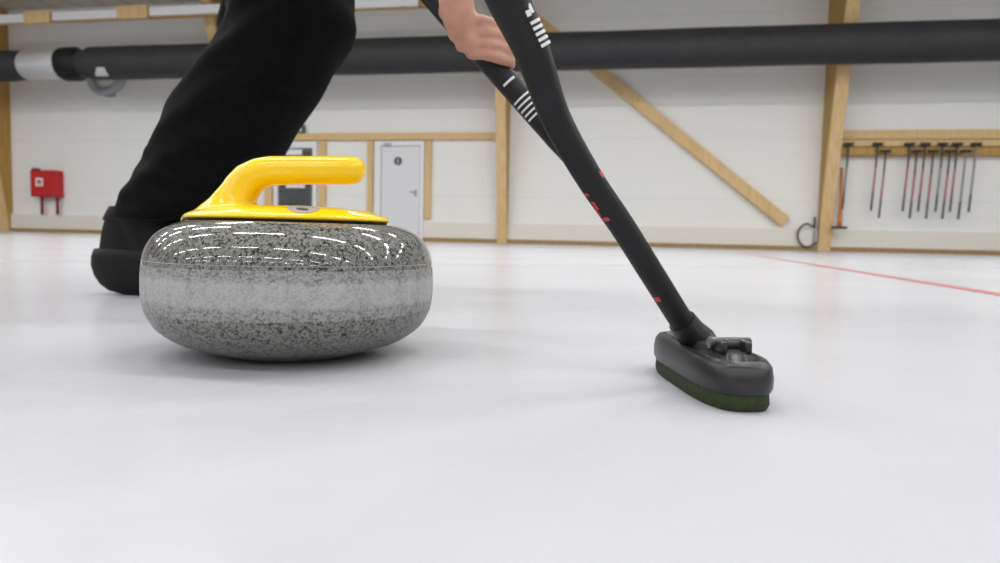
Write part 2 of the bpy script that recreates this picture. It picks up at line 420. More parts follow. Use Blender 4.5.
# ------------------------------------------------------------------ doors
def lbox(m, px0, py0, px1, py1, t0, t1, o, bev=0):
    """box on the wall measured by its photo corners, in the local frame of o=(s,z)"""
    a = wp(px0, py0, t1); b = wp(px1, py1, t1)
    return m.box((a[0]-o[0], -t1, a[1]-o[1]), (b[0]-o[0], -t0, b[1]-o[1]), bev)
def spx(px, t=0.05, y=200): return wp(px, y, t)[0]
def zpx(px, py, t=0.05): return wp(px, py, t)[1]
# white door
s0, s1 = spx(374.5), spx(423.5); zt = zpx(398, 141.2); oc = (s0+s1)/2; hw = (s1-s0)/2
d = wthing('door_1', None, None, oc, 0, 0); d['kind'] = 'structure'
fw_ = .13
m = MB(); m.box((-hw, -.06, 0), (-hw+fw_, -.001, zt)); m.box((hw-fw_*.6, -.06, 0), (hw, -.001, zt)); m.box((-hw+fw_, -.06, zt-.09), (hw-fw_*.6, -.001, zt))
m.build('door_frame', M['white'], d)
lf = MB().box((-hw+fw_+.012, -.045, .01), (hw-fw_*.6-.012, -.002, zt-.102), .004).build('door_leaf', M['door_white'], d)
cx_, cz_ = spx(397.5)-oc, zpx(397.5, 161)
sg = MB().lathe([(0, 0), (.085, 0), (.085, .006), (0, .006)], 32, (cx_, -.046, cz_), (0, -1, 0)).build('door_sign', M['dark'], lf, label='round dark sign with a white figure')
m = MB(); m.box((cx_-.016, -.055, cz_-.045), (cx_+.016, -.0525, cz_+.022), .001); m.lathe([(0, 0), (.014, 0), (.014, .0025), (0, .0025)], 16, (cx_, -.0525, cz_+.040), (0, -1, 0))
m.build('sign_figure', M['print'], lf)
hx, hz = spx(415.5)-oc, zpx(415, 192)
m = MB(); m.box((hx-.02, -.055, hz-.09), (hx+.02, -.046, hz+.05), .004); m.tube([(hx, -.05, hz), (hx, -.09, hz), (hx-.02, -.095, hz), (hx-.11, -.095, hz)], .011, 10)
m.build('door_handle', M['grey'], lf)
ax_ = spx(387)-oc
MB().box((ax_-.08, -.09, zt-.10), (ax_+.08, -.0605, zt-.045), .006).build('door_closer', M['grey'], d)
# dark glazed door
s0, s1 = spx(274), spx(316.5); zt = zpx(295, 141.6); oc = (s0+s1)/2; hw = (s1-s0)/2
d = wthing('door_2', None, None, oc, 0, 0); d['kind'] = 'structure'
m = MB(); m.box((-hw, -.06, 0), (-hw+.09, -.001, zt)); m.box((hw-.09, -.06, 0), (hw, -.001, zt)); m.box((-hw+.09, -.06, zt-.13), (hw-.09, -.001, zt))
m.build('door_frame', M['white'], d)
m = MB(); m.box((-hw+.1, -.045, .01), (hw-.1, -.02, .12)); m.box((-hw+.1, -.045, zt-.2), (hw-.1, -.02, zt-.14))
m.box((-hw+.1, -.045, .12), (-hw+.15, -.02, zt-.2)); m.box((hw-.15, -.045, .12), (hw-.1, -.02, zt-.2))
lf = m.build('door_leaf', simple('dark_door_frame', (.11, .11, .115), .4), d)
MB().box((-hw+.15, -.034, .12), (hw-.15, -.026, zt-.2)).build('pane', M['glass_dark'], lf)
for (x0, y0, x1, y1) in ((280, 149.5, 302, 155), (286, 184, 305, 188)):  # white boxes stand in for bright light showing in the glass
    a = wp(x0, y0, .05); b = wp(x1, y1, .05)
    MB().box((a[0]-oc, -.056, a[1]), (b[0]-oc, -.0455, b[1]), .003).build('light_streak', M['white'], lf, label='white bar across the dark glass')  # painted streak of light in the glass, not a bar on the door

# ------------------------------------------------------------------ wall fittings
a = wp(30, 170, .24); b = wp(55.5, 197, .24); w = (b[0]-a[0])/2; h = a[1]-b[1]
hb = wthing('hose_cabinet', 'red metal fire box with white mark and two red pipes below', 'fire box', (a[0]+b[0])/2, 0, b[1])
MB().box((-w, -.24, 0), (w, -.001, h), .012).build('case', M['red'], hb)
MB().box((-w*.96, -.252, .02), (w*.96, -.2405, h-.02), .006).build('door', M['red'], hb)
mw = .072
cx0 = -w*.24; cz0 = h*.55
m = MB(); m.box((cx0-mw*1.3, -.256, cz0-mw*1.3), (cx0+mw*1.3, -.2525, cz0+mw*1.3))
sg = m.build('sign', M['white'], hb)
m = MB(); m.lathe([(0, 0), (mw*.55, 0), (mw*.55, .002), (0, .002)], 20, (cx0-mw*.3, -.2565, cz0+mw*.2), (0, -1, 0)); m.box((cx0+mw*.3, -.2585, cz0-mw*.9), (cx0+mw*.8, -.2565, cz0+mw*.6)); m.box((cx0-mw*.9, -.2585, cz0-mw*.9), (cx0-mw*.2, -.2565, cz0-mw*.6))
m.build('sign_symbol', M['red'], sg)
MB().box((-w-.01, -.20, h+.001), (-w+.1, -.06, h+.05), .006).build('bell', simple('dark_maroon', (.08, .02, .025), .5), hb)
for px in (39, 54.5):
    q = wp(px, 205, .2)[0]-(a[0]+b[0])/2; zb = wp(px, 211, .2)[1]-b[1]
    m = MB(); m.tube([(q, -.12, -.001), (q, -.12, KH+.002-b[1])], .033, 12); m.build('pipe', M['redpipe'], hb, True)

a = wp(294.5, 124.5, .1); b = wp(303.5, 132.8, .1); w = (b[0]-a[0])/2; h = a[1]-b[1]
o = wthing('exit_lamp', 'small dark green emergency lamp box on the rail beside trouser leg', 'lamp', (a[0]+b[0])/2, 0, b[1])
MB().box((-w, -.10, 0), (w, -.001, h), .01).build('housing', M['greensign'], o)
MB().box((-w*.55, -.106, h*.2), (w*.5, -.1005, h*.8), .004).build('lens', M['white'], o)

# brush rack
a = wp(838.5, 140, .13); b = wp(1060, 140, .13); zt = zpx(920, 139.6, .13); zm = zpx(920, 147, .13); zb = zpx(920, 155.5, .13)
rk = wthing('brush_rack', 'two-board timber rack with hanging brushes at right', 'rack', (a[0]+b[0])/2, 0, zb); L = (b[0]-a[0])/2
MB().box((-L, -.13, zm-zb+.012), (L, -.001, zt-zb), .005).build('board', M['wood'], rk)
MB().box((-L, -.16, 0), (L, -.001, zm-zb-.006), .005).build('board', M['wood_dark'], rk)

def hanging_brush(red):
    t = thing('curling_brush', None, 'brush', rot=(0, 0, WANG), group='brushes hanging on the rack')
    # hung by the head: head up at z=0, shaft down
    m = MB(); m.box((-.085, -.045, -.012), (.085, .015, .028), .011); m.build('head', M['broomplastic'], t)
    m = MB(); m.box((-.08, -.04, .0285), (.08, .01, .04), .004); m.build('pad', M['rackshaft'], t)
    MB().tube([(0, -.012, -.013), (-.012, -.012, -.40)], .0165, 10).build('upper_shaft', M['rackshaft'] if red < 2 else M['greyshaft'], t, True)
    MB().tube([(-.012, -.012, -.401), (-.035, -.012, -.86)], .0165, 10).build('middle_shaft', (M['greyshaft'], M['pinkshaft'], M['greyshaft'])[red], t, True)
    MB().tube([(-.035, -.012, -.861), (-.05, -.012, -1.17)], .018, 10).build('grip', M['rackshaft'], t, True)
    return t
protos = {}
def copy_tree(o, parent=None):
    c = o.copy(); COL.objects.link(c)
    if parent: c.parent = parent
    for ch in o.children: copy_tree(ch, c)
    return c
# (px, front row?, kind)
BR = [(848.5, 0, 0, 'black brush hanging alone right beside the thick post'),
      (877.5, 0, 1, 'pink-shafted brush, left one of the pair apart from the cluster'),
      (885.5, 1, 1, 'pink-shafted brush, right and lower one of the pair apart from the cluster'),
      (909.5, 0, 1, 'pink-shafted brush hanging highest at left end of the brush cluster'),
      (916.5, 1, 1, 'lower pink-shafted brush, second from left in the brush cluster'),
      (925, 0, 1, 'shorter-hanging pink brush, third from left in the brush cluster'),
      (933, 1, 1, 'lower pink-shafted brush, fourth from left in the brush cluster'),
      (942.5, 0, 0, 'grey-shafted brush in the middle of the brush cluster'),
      (949.5, 1, 1, 'pink-shafted brush just right of the cluster middle'),
      (957, 0, 1, 'rightmost brush with a pink shaft, hanging in upper row'),
      (965.5, 1, 2, 'grey brush in the lower row, second from right end'),
      (976, 0, 2, 'rightmost grey brush of the rack, hanging in upper row')]
for px, row, kd, lab in BR:
    tt = .19 if row == 0 else .24
    s, z = wp(px, 145 if row == 0 else 152, tt)
    if kd not in protos: o = protos[kd] = hanging_brush(kd)
    else: o = copy_tree(protos[kd])
    o.location = W(s, tt, z); o['label'] = lab
    peg = None
# scraper leaning against thick post
s, z = wp(838, 226, .25); s2, z2 = wp(840, 168, .25)
sp = wthing('ice_scraper', 'orange-handled ice scraper with black blade leaning by the thick post', 'scraper', s, .32, KH+.005)
zz = z2-KH
MB().tube([(0, 0, .05), (.02, .10, zz)], .028, 10).build('handle', M['orange'], sp, True)
m = MB(); m.box((-.13, -.03, 0), (.13, .03, .05), .008); m.build('blade', M['cable'], sp)
MB().tube([(0, 0, .051), (0.008, .03, .3)], .045, 10).build('socket', M['orange'], sp, True)
# shelf for scraper = kick panel ledge
# cable loop
s, z = wp(809, 235, .1); pts = []
rr = .23
ring = [(814, 227), (806, 224), (799.5, 229), (797.5, 236), (800, 243), (806, 247), (813, 245), (817, 240)]
pp = [wp(x, y, .12) for x, y in ring]
o = wthing('hose_loop', 'dark cable loop hanging low at left of the thick post', 'cable', s, 0, z)
MB().tube(catmull([(p[0]-s, -.12, p[1]-z) for p in pp], 5), .018, 8).build('cable', M['cable'], o, True)
a = wp(815, 217, .1); b = wp(814, 228, .1)
MB().tube([(a[0]-s, -.1, a[1]-z), (b[0]-s, -.12, b[1]-z)], .02, 8).build('hook', M['cable'], o, True)
a = wp(816.5, 236, .1); 
MB().box((a[0]-s-.05, -.14, a[1]-z-.12), (a[0]-s+.02, -.065, a[1]-z+.12), .01).build('socket_box', M['grey'], o)

# ------------------------------------------------------------------ ventilation duct
TP = 1.22
p1 = wp(130, 62.8, TP); p2 = wp(990, 40.2, TP)
dr = (35.8/2)/F*12.1
def dp(px, off=0.0):
    s = wp(px, 55, TP)[0]; k = (s-p1[0])/(p2[0]-p1[0]); return s, p1[1] + (p2[1]-p1[1])*k + off
sA, zA = dp(93)
duct = wthing('ventilation_duct', 'fat black insulated duct with a silver collar along the wall', 'duct', sA, TP, zA)
def dl(px, off=0): s, z = dp(px, off); return Vector((s-sA, 0, z-zA))
e0, e1 = dl(93), dl(1300)
xs = [e0.lerp(e1, k/24) for k in range(25)]
MB().tube(xs, [dr*(1+.012*math.sin(k*1.9)) for k in range(25)], 32).build('sleeve', M['duct'], duct, True, angle=50)
MB().tube([dl(80), dl(86), dl(92), dl(100)], [dr*.78, dr*.85, dr*.88, dr*.8], 32).build('neck', M['duct'], duct, True, angle=50)
MB().tube([dl(64), dl(66), dl(78), dl(84)], [dr*.98, dr*1.03, dr*1.03, dr*.8], 32).build('flange', M['carbon'], duct, True, angle=40)
MB().tube([dl(26), dl(26.8), dl(64.5)], [dr*.84, dr*.88, dr*.88], 32).build('collar', M['steel'], duct, True, angle=40, label='silver sheet metal collar')
xs = [dl(-300 + k*16.4) for k in range(21)]
MB().tube(xs, [dr*.96]*20 + [dr*.86], 32).build('sleeve', M['duct'], duct, True, angle=50)
# sticker on the sleeve front, curved with it
m = MB(); R_ = dr*1.018; rings = []
for k in range(6):
    an = math.radians(-62 + k*7)
    q0, q1 = dl(101), dl(115)
    rings.append((q0 + Vector((.03*k, -math.cos(an)*R_, math.sin(an)*R_)), q1 + Vector((.03*k*0, -math.cos(an)*R_, math.sin(an)*R_))))
for k in range(5):
    vs = [m.bm.verts.new(v) for v in (rings[k][0], rings[k][1], rings[k+1][1], rings[k+1][0])]; m.bm.faces.new(vs)
m.build('sticker', M['print'], duct, label='white sticker')
q = wp(104, 86, .2)
o = wthing('pipe_elbow', 'grey pipe elbow on the wall under the duct, near the silver collar', 'pipe', q[0], 0, q[1])
MB().tube(catmull([(-.45, -.1, .28), (-.38, -.1, .05), (-.2, -.12, -.09), (.05, -.14, -.10), (.28, -.14, .02), (.36, -.1, .2)], 5), .085, 12).build('tube', simple('pale_grey_plastic', (.40, .41, .42), .5), o, True)
MB().box((-.12, -.04, -.2), (.12, -.001, .02), .01).build('wall_bracket', M['grey'], o)

# ------------------------------------------------------------------ curling stone
SX, SY = -.2075, .674
st = thing('curling_stone', 'grey granite curling stone with a yellow handle sliding on the ice', 'curling stone', (SX, SY, 0))
prof = [(.0, .004), (.055, .004), (.060, .0005), (.064, 0.0), (.072, .0012), (.088, .0060), (.112, .0140), (.131, .0265), (.1412, .042), (.1445, .056), (.1452, .068), (.1447, .083),
        (.1425, .098), (.1365, .1110), (.1255, .1212), (.1100, .1277), (.098, .1290), (.05, .1292), (0, .1292)]
prof = [(r*.957, z) for r, z in prof]
fine = catmull(prof, 6)
def rz(z):
    for i in range(len(fine)-1):
        if fine[i][1] <= z <= fine[i+1][1] and fine[i][0] > .1:
            k = (z-fine[i][1])/max(1e-9, fine[i+1][1]-fine[i][1]); return fine[i][0]+(fine[i+1][0]-fine[i][0])*k
ZB0, ZB1 = .046, .0885
low = [p for p in fine if p[1] < ZB0 and not (p[0] < .1 and p[1] > .05)] + [(rz(ZB0), ZB0)]
bandp = [(rz(ZB0 + (ZB1-ZB0)*k/12), ZB0 + (ZB1-ZB0)*k/12) for k in range(13)]
high = [(rz(ZB1), ZB1)] + [p for p in fine if p[1] > ZB1]
def open_lathe(m, prof, n=128):
    rings = [[Vector((max(r, 1e-5)*math.cos(2*PI*k/n), max(r, 1e-5)*math.sin(2*PI*k/n), z)) for k in range(n)] for r, z in prof]
    return m.loft(rings, True)
open_lathe(MB(), low).build('granite_base', M['granite_under'], st, True, angle=60)
open_lathe(MB(), bandp).build('striking_band', M['band'], st, True, angle=60, label='frosted pale band around the stone')
open_lathe(MB(), high).build('granite_top', M['granite'], st, True, angle=60)
zl = .0920; rl = rz(zl)
MB().lathe([(rl-.0003, zl-.0005), (rl+.00025, zl-.0002), (rl+.00025, zl+.0002), (rl-.0003, zl+.0005)], 128).build('groove_line', M['line'], st, True)
# gasket below the handle
def oval(a, b, n=64): return [(a*math.cos(2*PI*k/n), b*math.sin(2*PI*k/n)) for k in range(n)]
HXC = -.0075
TILT = Matrix.Identity(4)
def oring(a, b, z, dx=0, n=64): return [Vector((HXC+dx+x, y, z)) for x, y in oval(a, b, n)]
MB().loft([oring(.0985, .060, .1288), oring(.1, .061, .1315)]).build('gasket', M['gasket'], st)
# handle: oval plate + gooseneck + grip, fused
m = MB()
m.loft([oring(.1015, .0625, .1317), oring(.1030, .0640, .1325), oring(.1030, .064, .1342), oring(.098, .061, .1374), oring(.082, .051, .1424), oring(.055, .035, .1456), oring(.01, .008, .1468)])
def hp(px, py):
    p = P(px, py, SY); return Vector((p.x-SX, 0, p.z))
def hsec(px, py, ang, w, dpt):   # section: centre, direction angle in image plane of travel (deg, up=90), half-width in plane (px), half depth
    c = hp(px, py); t = Vector((math.cos(math.radians(ang)), 0, math.sin(math.radians(ang)))); nrm = Vector((-t.z, 0, t.x)); sc = SY/F
    ring = []
    for k in range(28):
        cc, ss = math.cos(2*PI*k/28), math.sin(2*PI*k/28)
        f = lambda v: math.copysign(abs(v)**.85, v)
        ring.append(c + nrm*(f(cc)*w*sc) + Vector((0, 1, 0))*(f(ss)*dpt))
    return ring
secs = [(226, 218.5, 86, 33, .033), (228, 211.5, 80, 26, .028), (233, 204.3, 72, 20.5, .023), (238.3, 196, 64, 18.2, .0195), (243, 187, 56, 17.3, .018), (250, 178.5, 42, 16.2, .0172), (261, 173, 22, 15.2, .0166), (272, 170.9, 6, 14.6, .0164), (300, 170.3, -.5, 14.1, .0164), (330, 170.4, -.8, 14.1, .0162), (350, 170.5, -1, 14.1, .0161), (358, 170.6, -1, 12.8, .0143), (363.2, 170.6, -1, 9, .0102), (365.6, 170.6, -1, 3.4, .0045)]
m.loft([hsec(*q) for q in secs])
# left sweep of the neck into the plate, under one smooth ridge
rid = []
for px, py, wb, wt in ((184, 220.2, .010, .008), (190, 215.2, .018, .010), (198, 210, .022, .011), (206, 205, .025, .012), (213, 198.5, .027, .013), (220, 190, .028, .013), (227, 182, .028, .012), (233, 180, .024, .010)):
    q = hp(px, py)
    rid.append([Vector((q.x, -wb, .1335)), Vector((q.x, wb, .1335)), Vector((q.x, wt*1.2, q.z-.004)), Vector((q.x, wt*.6, q.z)), Vector((q.x, -wt*.6, q.z)), Vector((q.x, -wt*1.2, q.z-.004))])
m.loft(rid)
vm = voxel(m, .0013, 16, .5)
hd = vm.build('handle', M['yellow'], st, True, label='glossy yellow plastic gooseneck handle')
from mathutils.bvhtree import BVHTree
me = hd.data; bv = BVHTree.FromPolygons([v.co.copy() for v in me.vertices], [tuple(p.vertices) for p in me.polygons])
pm = hp(297, 211)
def drop(x, y, lift):
    h = bv.ray_cast(Vector((x, y, .158)), Vector((0, 0, -1)))
    return h[0] + h[1]*lift
def sticker(name, cx_, cy_, rx, ry, lift, mat, par, label=None):
    m = MB(); rr = []
    for f in (1, .75, .5, .25, .02):
        rr.append([drop(cx_ + rx*f*math.cos(2*PI*k/32), cy_ + ry*f*math.sin(2*PI*k/32), lift) for k in range(32)])
    m.loft(rr, False); return m.build(name, mat, par, True, label=label)
md = sticker('badge', pm.x+.019, -.043, .0155, .0135, .0004, M['medal'], hd, 'round grey badge on the handle plate')
sticker('badge_print', pm.x+.020, -.049, .006, .0025, .0008, M['dark'], md)

# ------------------------------------------------------------------ brooms
def shaft_point(curve, f):
    n = len(curve)-1; i = min(int(f*n), n-1); return curve[i].lerp(curve[i+1], f*n-i)
def wrap_patch(m, c, ax, up_, r, a0, a1, l0, l1, n=6):
    """patch on a cylinder: axis point c, axis ax, angles a0..a1 around, l0..l1 along"""
    ax = ax.normalized(); x = (up_-ax*up_.dot(ax)).normalized(); y = ax.cross(x); g = []
    for i in range(n+1):
        an = math.radians(a0+(a1-a0)*i/n); q = x*math.cos(an)*r + y*math.sin(an)*r
        g.append((m.bm.verts.new(c+ax*l0+q), m.bm.verts.new(c+ax*l1+q)))
    for i in range(n): m.bm.faces.new((g[i][0], g[i+1][0], g[i+1][1], g[i][1]))

# --- broom in front
hc = Vector((.1725, .548, 0)); hrot = math.radians(4)
br = thing('curling_broom', 'black curling broom with green-padded oblong head pressed on the ice', 'broom', hc, rot=(0, 0, 0))
LH = .086; WH = .0275
def headring(l, w, z, n=48, sh=0.0):
    r = []
    for k in range(n):
        a = 2*PI*k/n; c, s = math.cos(a), math.sin(a); e = .62
        x = math.copysign(abs(c)**e, c)*w; y = math.copysign(abs(s)**e, s)*l
        r.append(Matrix.Rotation(hrot, 3, 'Z') @ Vector((x, y, z+sh*y)))
    return r
MB().loft([headring(LH*.96, WH*.93, .0005), headring(LH*.985, WH*.97, .004), headring(LH*.975, WH*.95, .0135)]).build('pad', M['pad'], br, True, angle=50, label='dark green brush pad')
hdm = MB().loft([headring(LH*.99, WH*.98, .0128), headring(LH*1.01, WH*1.03, .016), headring(LH*1.01, WH*1.04, .023), headring(LH*.995, WH*1.0, .0305), headring(LH*.955, WH*.9, .0345), headring(LH*.90, WH*.74, .0355), headring(LH*.86, WH*.64, .0325)]).build('head', M['broomplastic'], br, True, angle=50)
# raised bridge along the top of the head with a hinge
m = MB(); m.loft([headring(LH*.78, WH*.50, .032), headring(LH*.74, WH*.44, .038), headring(LH*.62, WH*.34, .0395)])
m.build('bridge', M['broomgloss'], br, True, angle=50)
Rz = Matrix.Rotation(hrot, 4, 'Z')
m = MB(); m.box((-.0125, -.058, .0365), (-.0065, -.030, .0465), .002); m.box((.0065, -.058, .0365), (.0125, -.030, .0465), .002); m.xf(Rz); m.build('hinge', M['broomplastic'], br, True, angle=40)
m = MB(); m.tube([(-.016, -.044, .0435), (.016, -.044, .0435)], .0045, 12); m.xf(Rz); m.build('hinge_pin', M['broomgloss'], br, True, angle=40)
# shaft measured along its axis
A = [(701, 341, .555), (686, 327, .548), (656, 280, .532), (622, 226, .517), (588, 176, .503), (555.5, 117, .488), (533, 54, .474), (508.5, 0, .464), (484, -55, .452)]
ap = [P(*q)-hc for q in A]
dirn = (ap[-1]-ap[-2]).normalized()
ap += [ap[-1]+dirn*.2, ap[-1]+dirn*.45, ap[-1]+dirn*.72]
cv = [Vector(v) for v in catmull([tuple(v) for v in ap], 6)]
n_ = len(cv)
def lerp_tab(v, tab):
    for (a_, ra), (b_, rb) in zip(tab, tab[1:]):
        if v <= b_: return ra + (rb-ra)*max(0, (v-a_)/(b_-a_))
    return tab[-1][1]
rad = [lerp_tab(k/6, ((0, .0098), (3, .0099), (4, .0102), (5, .0108), (6, .0125), (7, .0147), (9, .0156))) for k in range(n_)]
MB().tube(cv[3:], rad[3:], 24).build('shaft', M['carbon'], br, True, angle=50)
MB().tube([cv[0]+Vector((.004, -.008, -.006)), cv[0], cv[2], cv[5], cv[7]], [.0115, .013, .013, .0125, .0118], 20).build('socket', M['broomplastic'], br, True, angle=50)
m = MB(); m.tube([cv[-1], cv[-1]+dirn*.03], [.0175, .0165], 20); m.build('end_cap', M['broomplastic'], br, True, angle=40)
# prints on the shaft
def near_idx(px, py):
    best = None
    for i, v in enumerate(cv):
        d_ = (v+hc)-cam_o; k = d_.dot(fw); x = CX+F*d_.dot(rt)/k; y = CY-F*d_.dot(up)/k
        e = abs(y-py)
        if best is None or e < best[0]: best = (e, i)
    return best[1]
def print_on(m, py, ang, dang, length, shift=0.0):
    i = near_idx(0, py); ax = (cv[max(i-1, 0)]-cv[min(i+1, n_-1)]).normalized()     # pointing down the shaft
    toc = (cam_o-(cv[i]+hc)); wrap_patch(m, cv[i], ax, toc, rad[i]+.0005, ang-dang, ang+dang, shift, shift+length)
m = MB()
for k in range(5): print_on(m, 28, -52, 24, .0022, .0005+.0040*k)
for k, (l0, l1, a_, da) in enumerate(((-.034, -.004, -52, 7), (-.036, -.026, -38, 6), (-.022, -.018, -38, 7), (-.014, -.010, -35, 6), (-.034, -.014, -70, 9), (-.007, -.003, -36, 8))):
    print_on(m, 28, a_, da, l1-l0, l0)
m.build('white_print', M['print'], br, label='white lettering blocks and bars')
for py, ang, da, ln in ((180, -62, 12, .005), (184, 55, 14, .003), (195, 48, 9, .008), (203, 62, 8, .006), (213, 44, 16, .0035), (290, 48, 18, .005)):
    m = MB(); print_on(m, py, ang, da, ln); m.build('red_mark', M['redprint'], br)

# --- second broom, held in the hand
ZB_ = .85
b0 = P(568, 151.4, ZB_-.005); b1 = P(441.5, 6, ZB_)
bd = (b1-b0).normalized()
br2 = thing('curling_broom', 'black broom shaft gripped by the hand, crossing behind the front broom', 'broom', b0)
L2 = (b1-b0).length
MB().tube([Vector((0, 0, 0)), bd*.02, bd*(L2*.5), bd*(L2+.25), bd*(L2+.62)], [.0135, .0145, .0152, .0152, .0150], 24).build('shaft', M['carbon'], br2, True, angle=50)
MB().tube([bd*(L2+.6201), bd*(L2+.65)], [.0165, .0155], 20).build('end_cap', M['broomplastic'], br2, True, angle=40)
MB().tube([bd*-.012, bd*-.0005], [.010, .0145], 20).build('tip_cap', M['broomplastic'], br2, True, angle=40)
m = MB()
def pr2(py, ang, da, ln):
    f = (156-py)/(156-6.0); c = bd*(L2*f); toc = cam_o-(b0+c); wrap_patch(m, c, -bd, toc, .0157, ang-da, ang+da, 0, ln)
pr2(85, -8, 34, .003)
for k in range(5): pr2(101+k*4.2, 0, 52, .0024)
m.build('white_print', M['print'], br2, label='white bars on the shaft')

# ------------------------------------------------------------------ person
LZ = 1.23
def LP(px, py, z=LZ): return P(px, py, z)
per_base = ground(150, 292)
foot = ground(140, 291); 
ankle = LP(150, 232); knee = LP(294, 24, 1.19)
hip = Vector((-.46, 1.34, .92))
pelvis = Vector((-.50, 1.44, .95)); hip2 = Vector((-.52, 1.55, .91))
knee2 = Vector((-.545, 1.50, .48)); ank2 = Vector((-.72, 1.60, .10)); toe2 = Vector((-.58, 1.58, .05))
chest = Vector((-.25, 1.32, 1.10)); neck = Vector((-.08, 1.27, 1.17)); head = Vector((.06, 1.22, 1.19))
sh1 = Vector((-.15, 1.08, 1.01)); sh2 = Vector((-.14, 1.48, 1.03))
# hand frame on the second broom
def bpt(py, off=Vector()):            # axis point of shaft 2 at image row py
    f = (156-py)/(156-6.0); return b0 + bd*(L2*f) + off
def hand_geo(m, shift):
    toC = Vector((0, -1, 0)); e1 = rt
    def H(px, py, z): return P(px, py, z) + shift
    wrist = H(456.5, -10, .822)
    m.capsules([(wrist, .0225), (H(456.5, 4, .820), .0215), (H(459, 18, .822), .0205), (H(463, 30, .824), .017), (H(471, 44, .826), .013)])
    kn = [((451, 24), (481, 21), (502, 27)), ((455, 34.5), (486, 33.5), (508, 39.5)), ((462, 45), (491, 46), (510, 51.5)), ((472, 53.5), (495, 57), (509, 62))]
    fr = [.0076, .0078, .0076, .0068]
    for i, (a_, b_, c_) in enumerate(kn):
        r = fr[i]
        m.capsules([(H(a_[0]+4, a_[1]-8, .828), r*1.3), (H(*a_, .826), r*1.18), (H((a_[0]+b_[0])/2, (a_[1]+b_[1])/2-1, .825), r*1.02), (H(*b_, .824), r*1.08), (H(*c_, .836), r),
                    (H(c_[0]+2, c_[1]+3, .856), r*.95), (H(c_[0]-10, c_[1]+2, .8735), r*.88), (H(c_[0]-19, c_[1]-1, .878), r*.8)])
    # thumb leaves the side of the palm, closes behind the shaft
    m.capsules([(H(450, 8, .830), .0135), (H(446.5, 14, .848), .0115), (H(453, 22, .868), .0100), (H(469, 30, .877), .0092), (H(478, 35, .879), .0075)])
    return wrist
m = MB()
w1 = hand_geo(m, Vector((0, 0, 0)))
sh_off = bd*.40
w2 = hand_geo(m, sh_off)
el1 = Vector((w1.x-.07, 1.02, w1.z+.245)); el2 = Vector((-.33, 1.17, .80))
# arms
m.capsules([(w1, .024), (w1.lerp(el1, .35), .030), (w1.lerp(el1, .7), .038), (el1, .036), (el1.lerp(sh1, .5), .044), (sh1, .052)])
m.capsules([(w2, .024), (w2.lerp(el2, .35), .030), (w2.lerp(el2, .7), .038), (el2, .036), (el2.lerp(sh2, .5), .044), (sh2, .052)])
# torso, neck, head
m.capsules([(pelvis, .12), (pelvis.lerp(chest, .5), .115), (chest, .125), (chest.lerp(neck, .6), .09), (neck, .055), (neck.lerp(head, .5), .052)])
m.capsules([(sh1, .055), (chest.lerp(neck, .5), .10), (sh2, .055)])
m.capsules([(hip, .095), (pelvis, .11), (hip2, .095)])
hq = Matrix.Translation(head)
m.sphere(head + Vector((.02, 0, .02)), .088, (1.05, .86, 1.1), 24, 16)
fd = Vector((.80, -.12, -.58)).normalized()       # face direction
fu = Vector((.58, -.05, .80)); fu = (fu-fd*fu.dot(fd)).normalized(); fs = fd.cross(fu)
hcn = head + Vector((.02, 0, .02))
m.capsules([(hcn+fd*.03-fu*.05, .06), (hcn+fd*.058-fu*.085, .032)])                              # jaw and chin
m.capsules([(hcn+fd*.088+fu*.005, .009), (hcn+fd*.105-fu*.025, .012), (hcn+fd*.094-fu*.032, .012)])   # nose
for sg_ in (-1, 1):
    m.capsules([(hcn+fs*(sg_*.078)+fu*.01, .012), (hcn+fs*(sg_*.083)-fu*.02-fd*.005, .010)])       # ears
    m.capsules([(hcn+fd*.082+fs*(sg_*.045)+fu*.022, .008), (hcn+fd*.089+fs*(sg_*.02)+fu*.022, .008)])   # brows
m.capsules([(hcn+fd*.088-fu*.058+fs*.022, .006), (hcn+fd*.094-fu*.058, .007), (hcn+fd*.088-fu*.058-fs*.022, .006)])
# legs
m.capsules([(hip, .09), (hip.lerp(knee, .5), .078), (knee, .058), (knee.lerp(ankle, .35), .056), (ankle, .038), (ankle+Vector((.12, .0, -.06)), .034)])
m.capsules([(hip2, .09), (hip2.lerp(knee2, .5), .075), (knee2, .056), (knee2.lerp(ank2, .35), .052), (ank2, .036), (toe2, .03)])
body = voxel(m, .0028, 2, .5).build('person', M['skin'], None, True, origin=per_base,
    label='person in black trousers and black shoes lunging, bare hand gripping a broom shaft', cat='person')
def pbuild(mb, name, mat, par=None, **kw):
    o = mb.build(name, mat, None, True, **kw); o.parent = par or body
    o.matrix_parent_inverse = Matrix.Translation(-per_base) if not par else Matrix.Identity(4)
    return o
# eyes, hair
for sg_ in (-1, 1):
    pbuild(MB().sphere(hcn+fd*.083+fs*(sg_*.032)+fu*.006, .011), 'eye', M['eye'])
m = MB(); m.sphere(hcn-fd*.016+fu*.020, .093, (1, .9, 1.0), 24, 16); m.sphere(hcn-fd*.035-fu*.02, .082)
m = voxel(m, .005, 4); pbuild(m, 'hair', M['hair'])
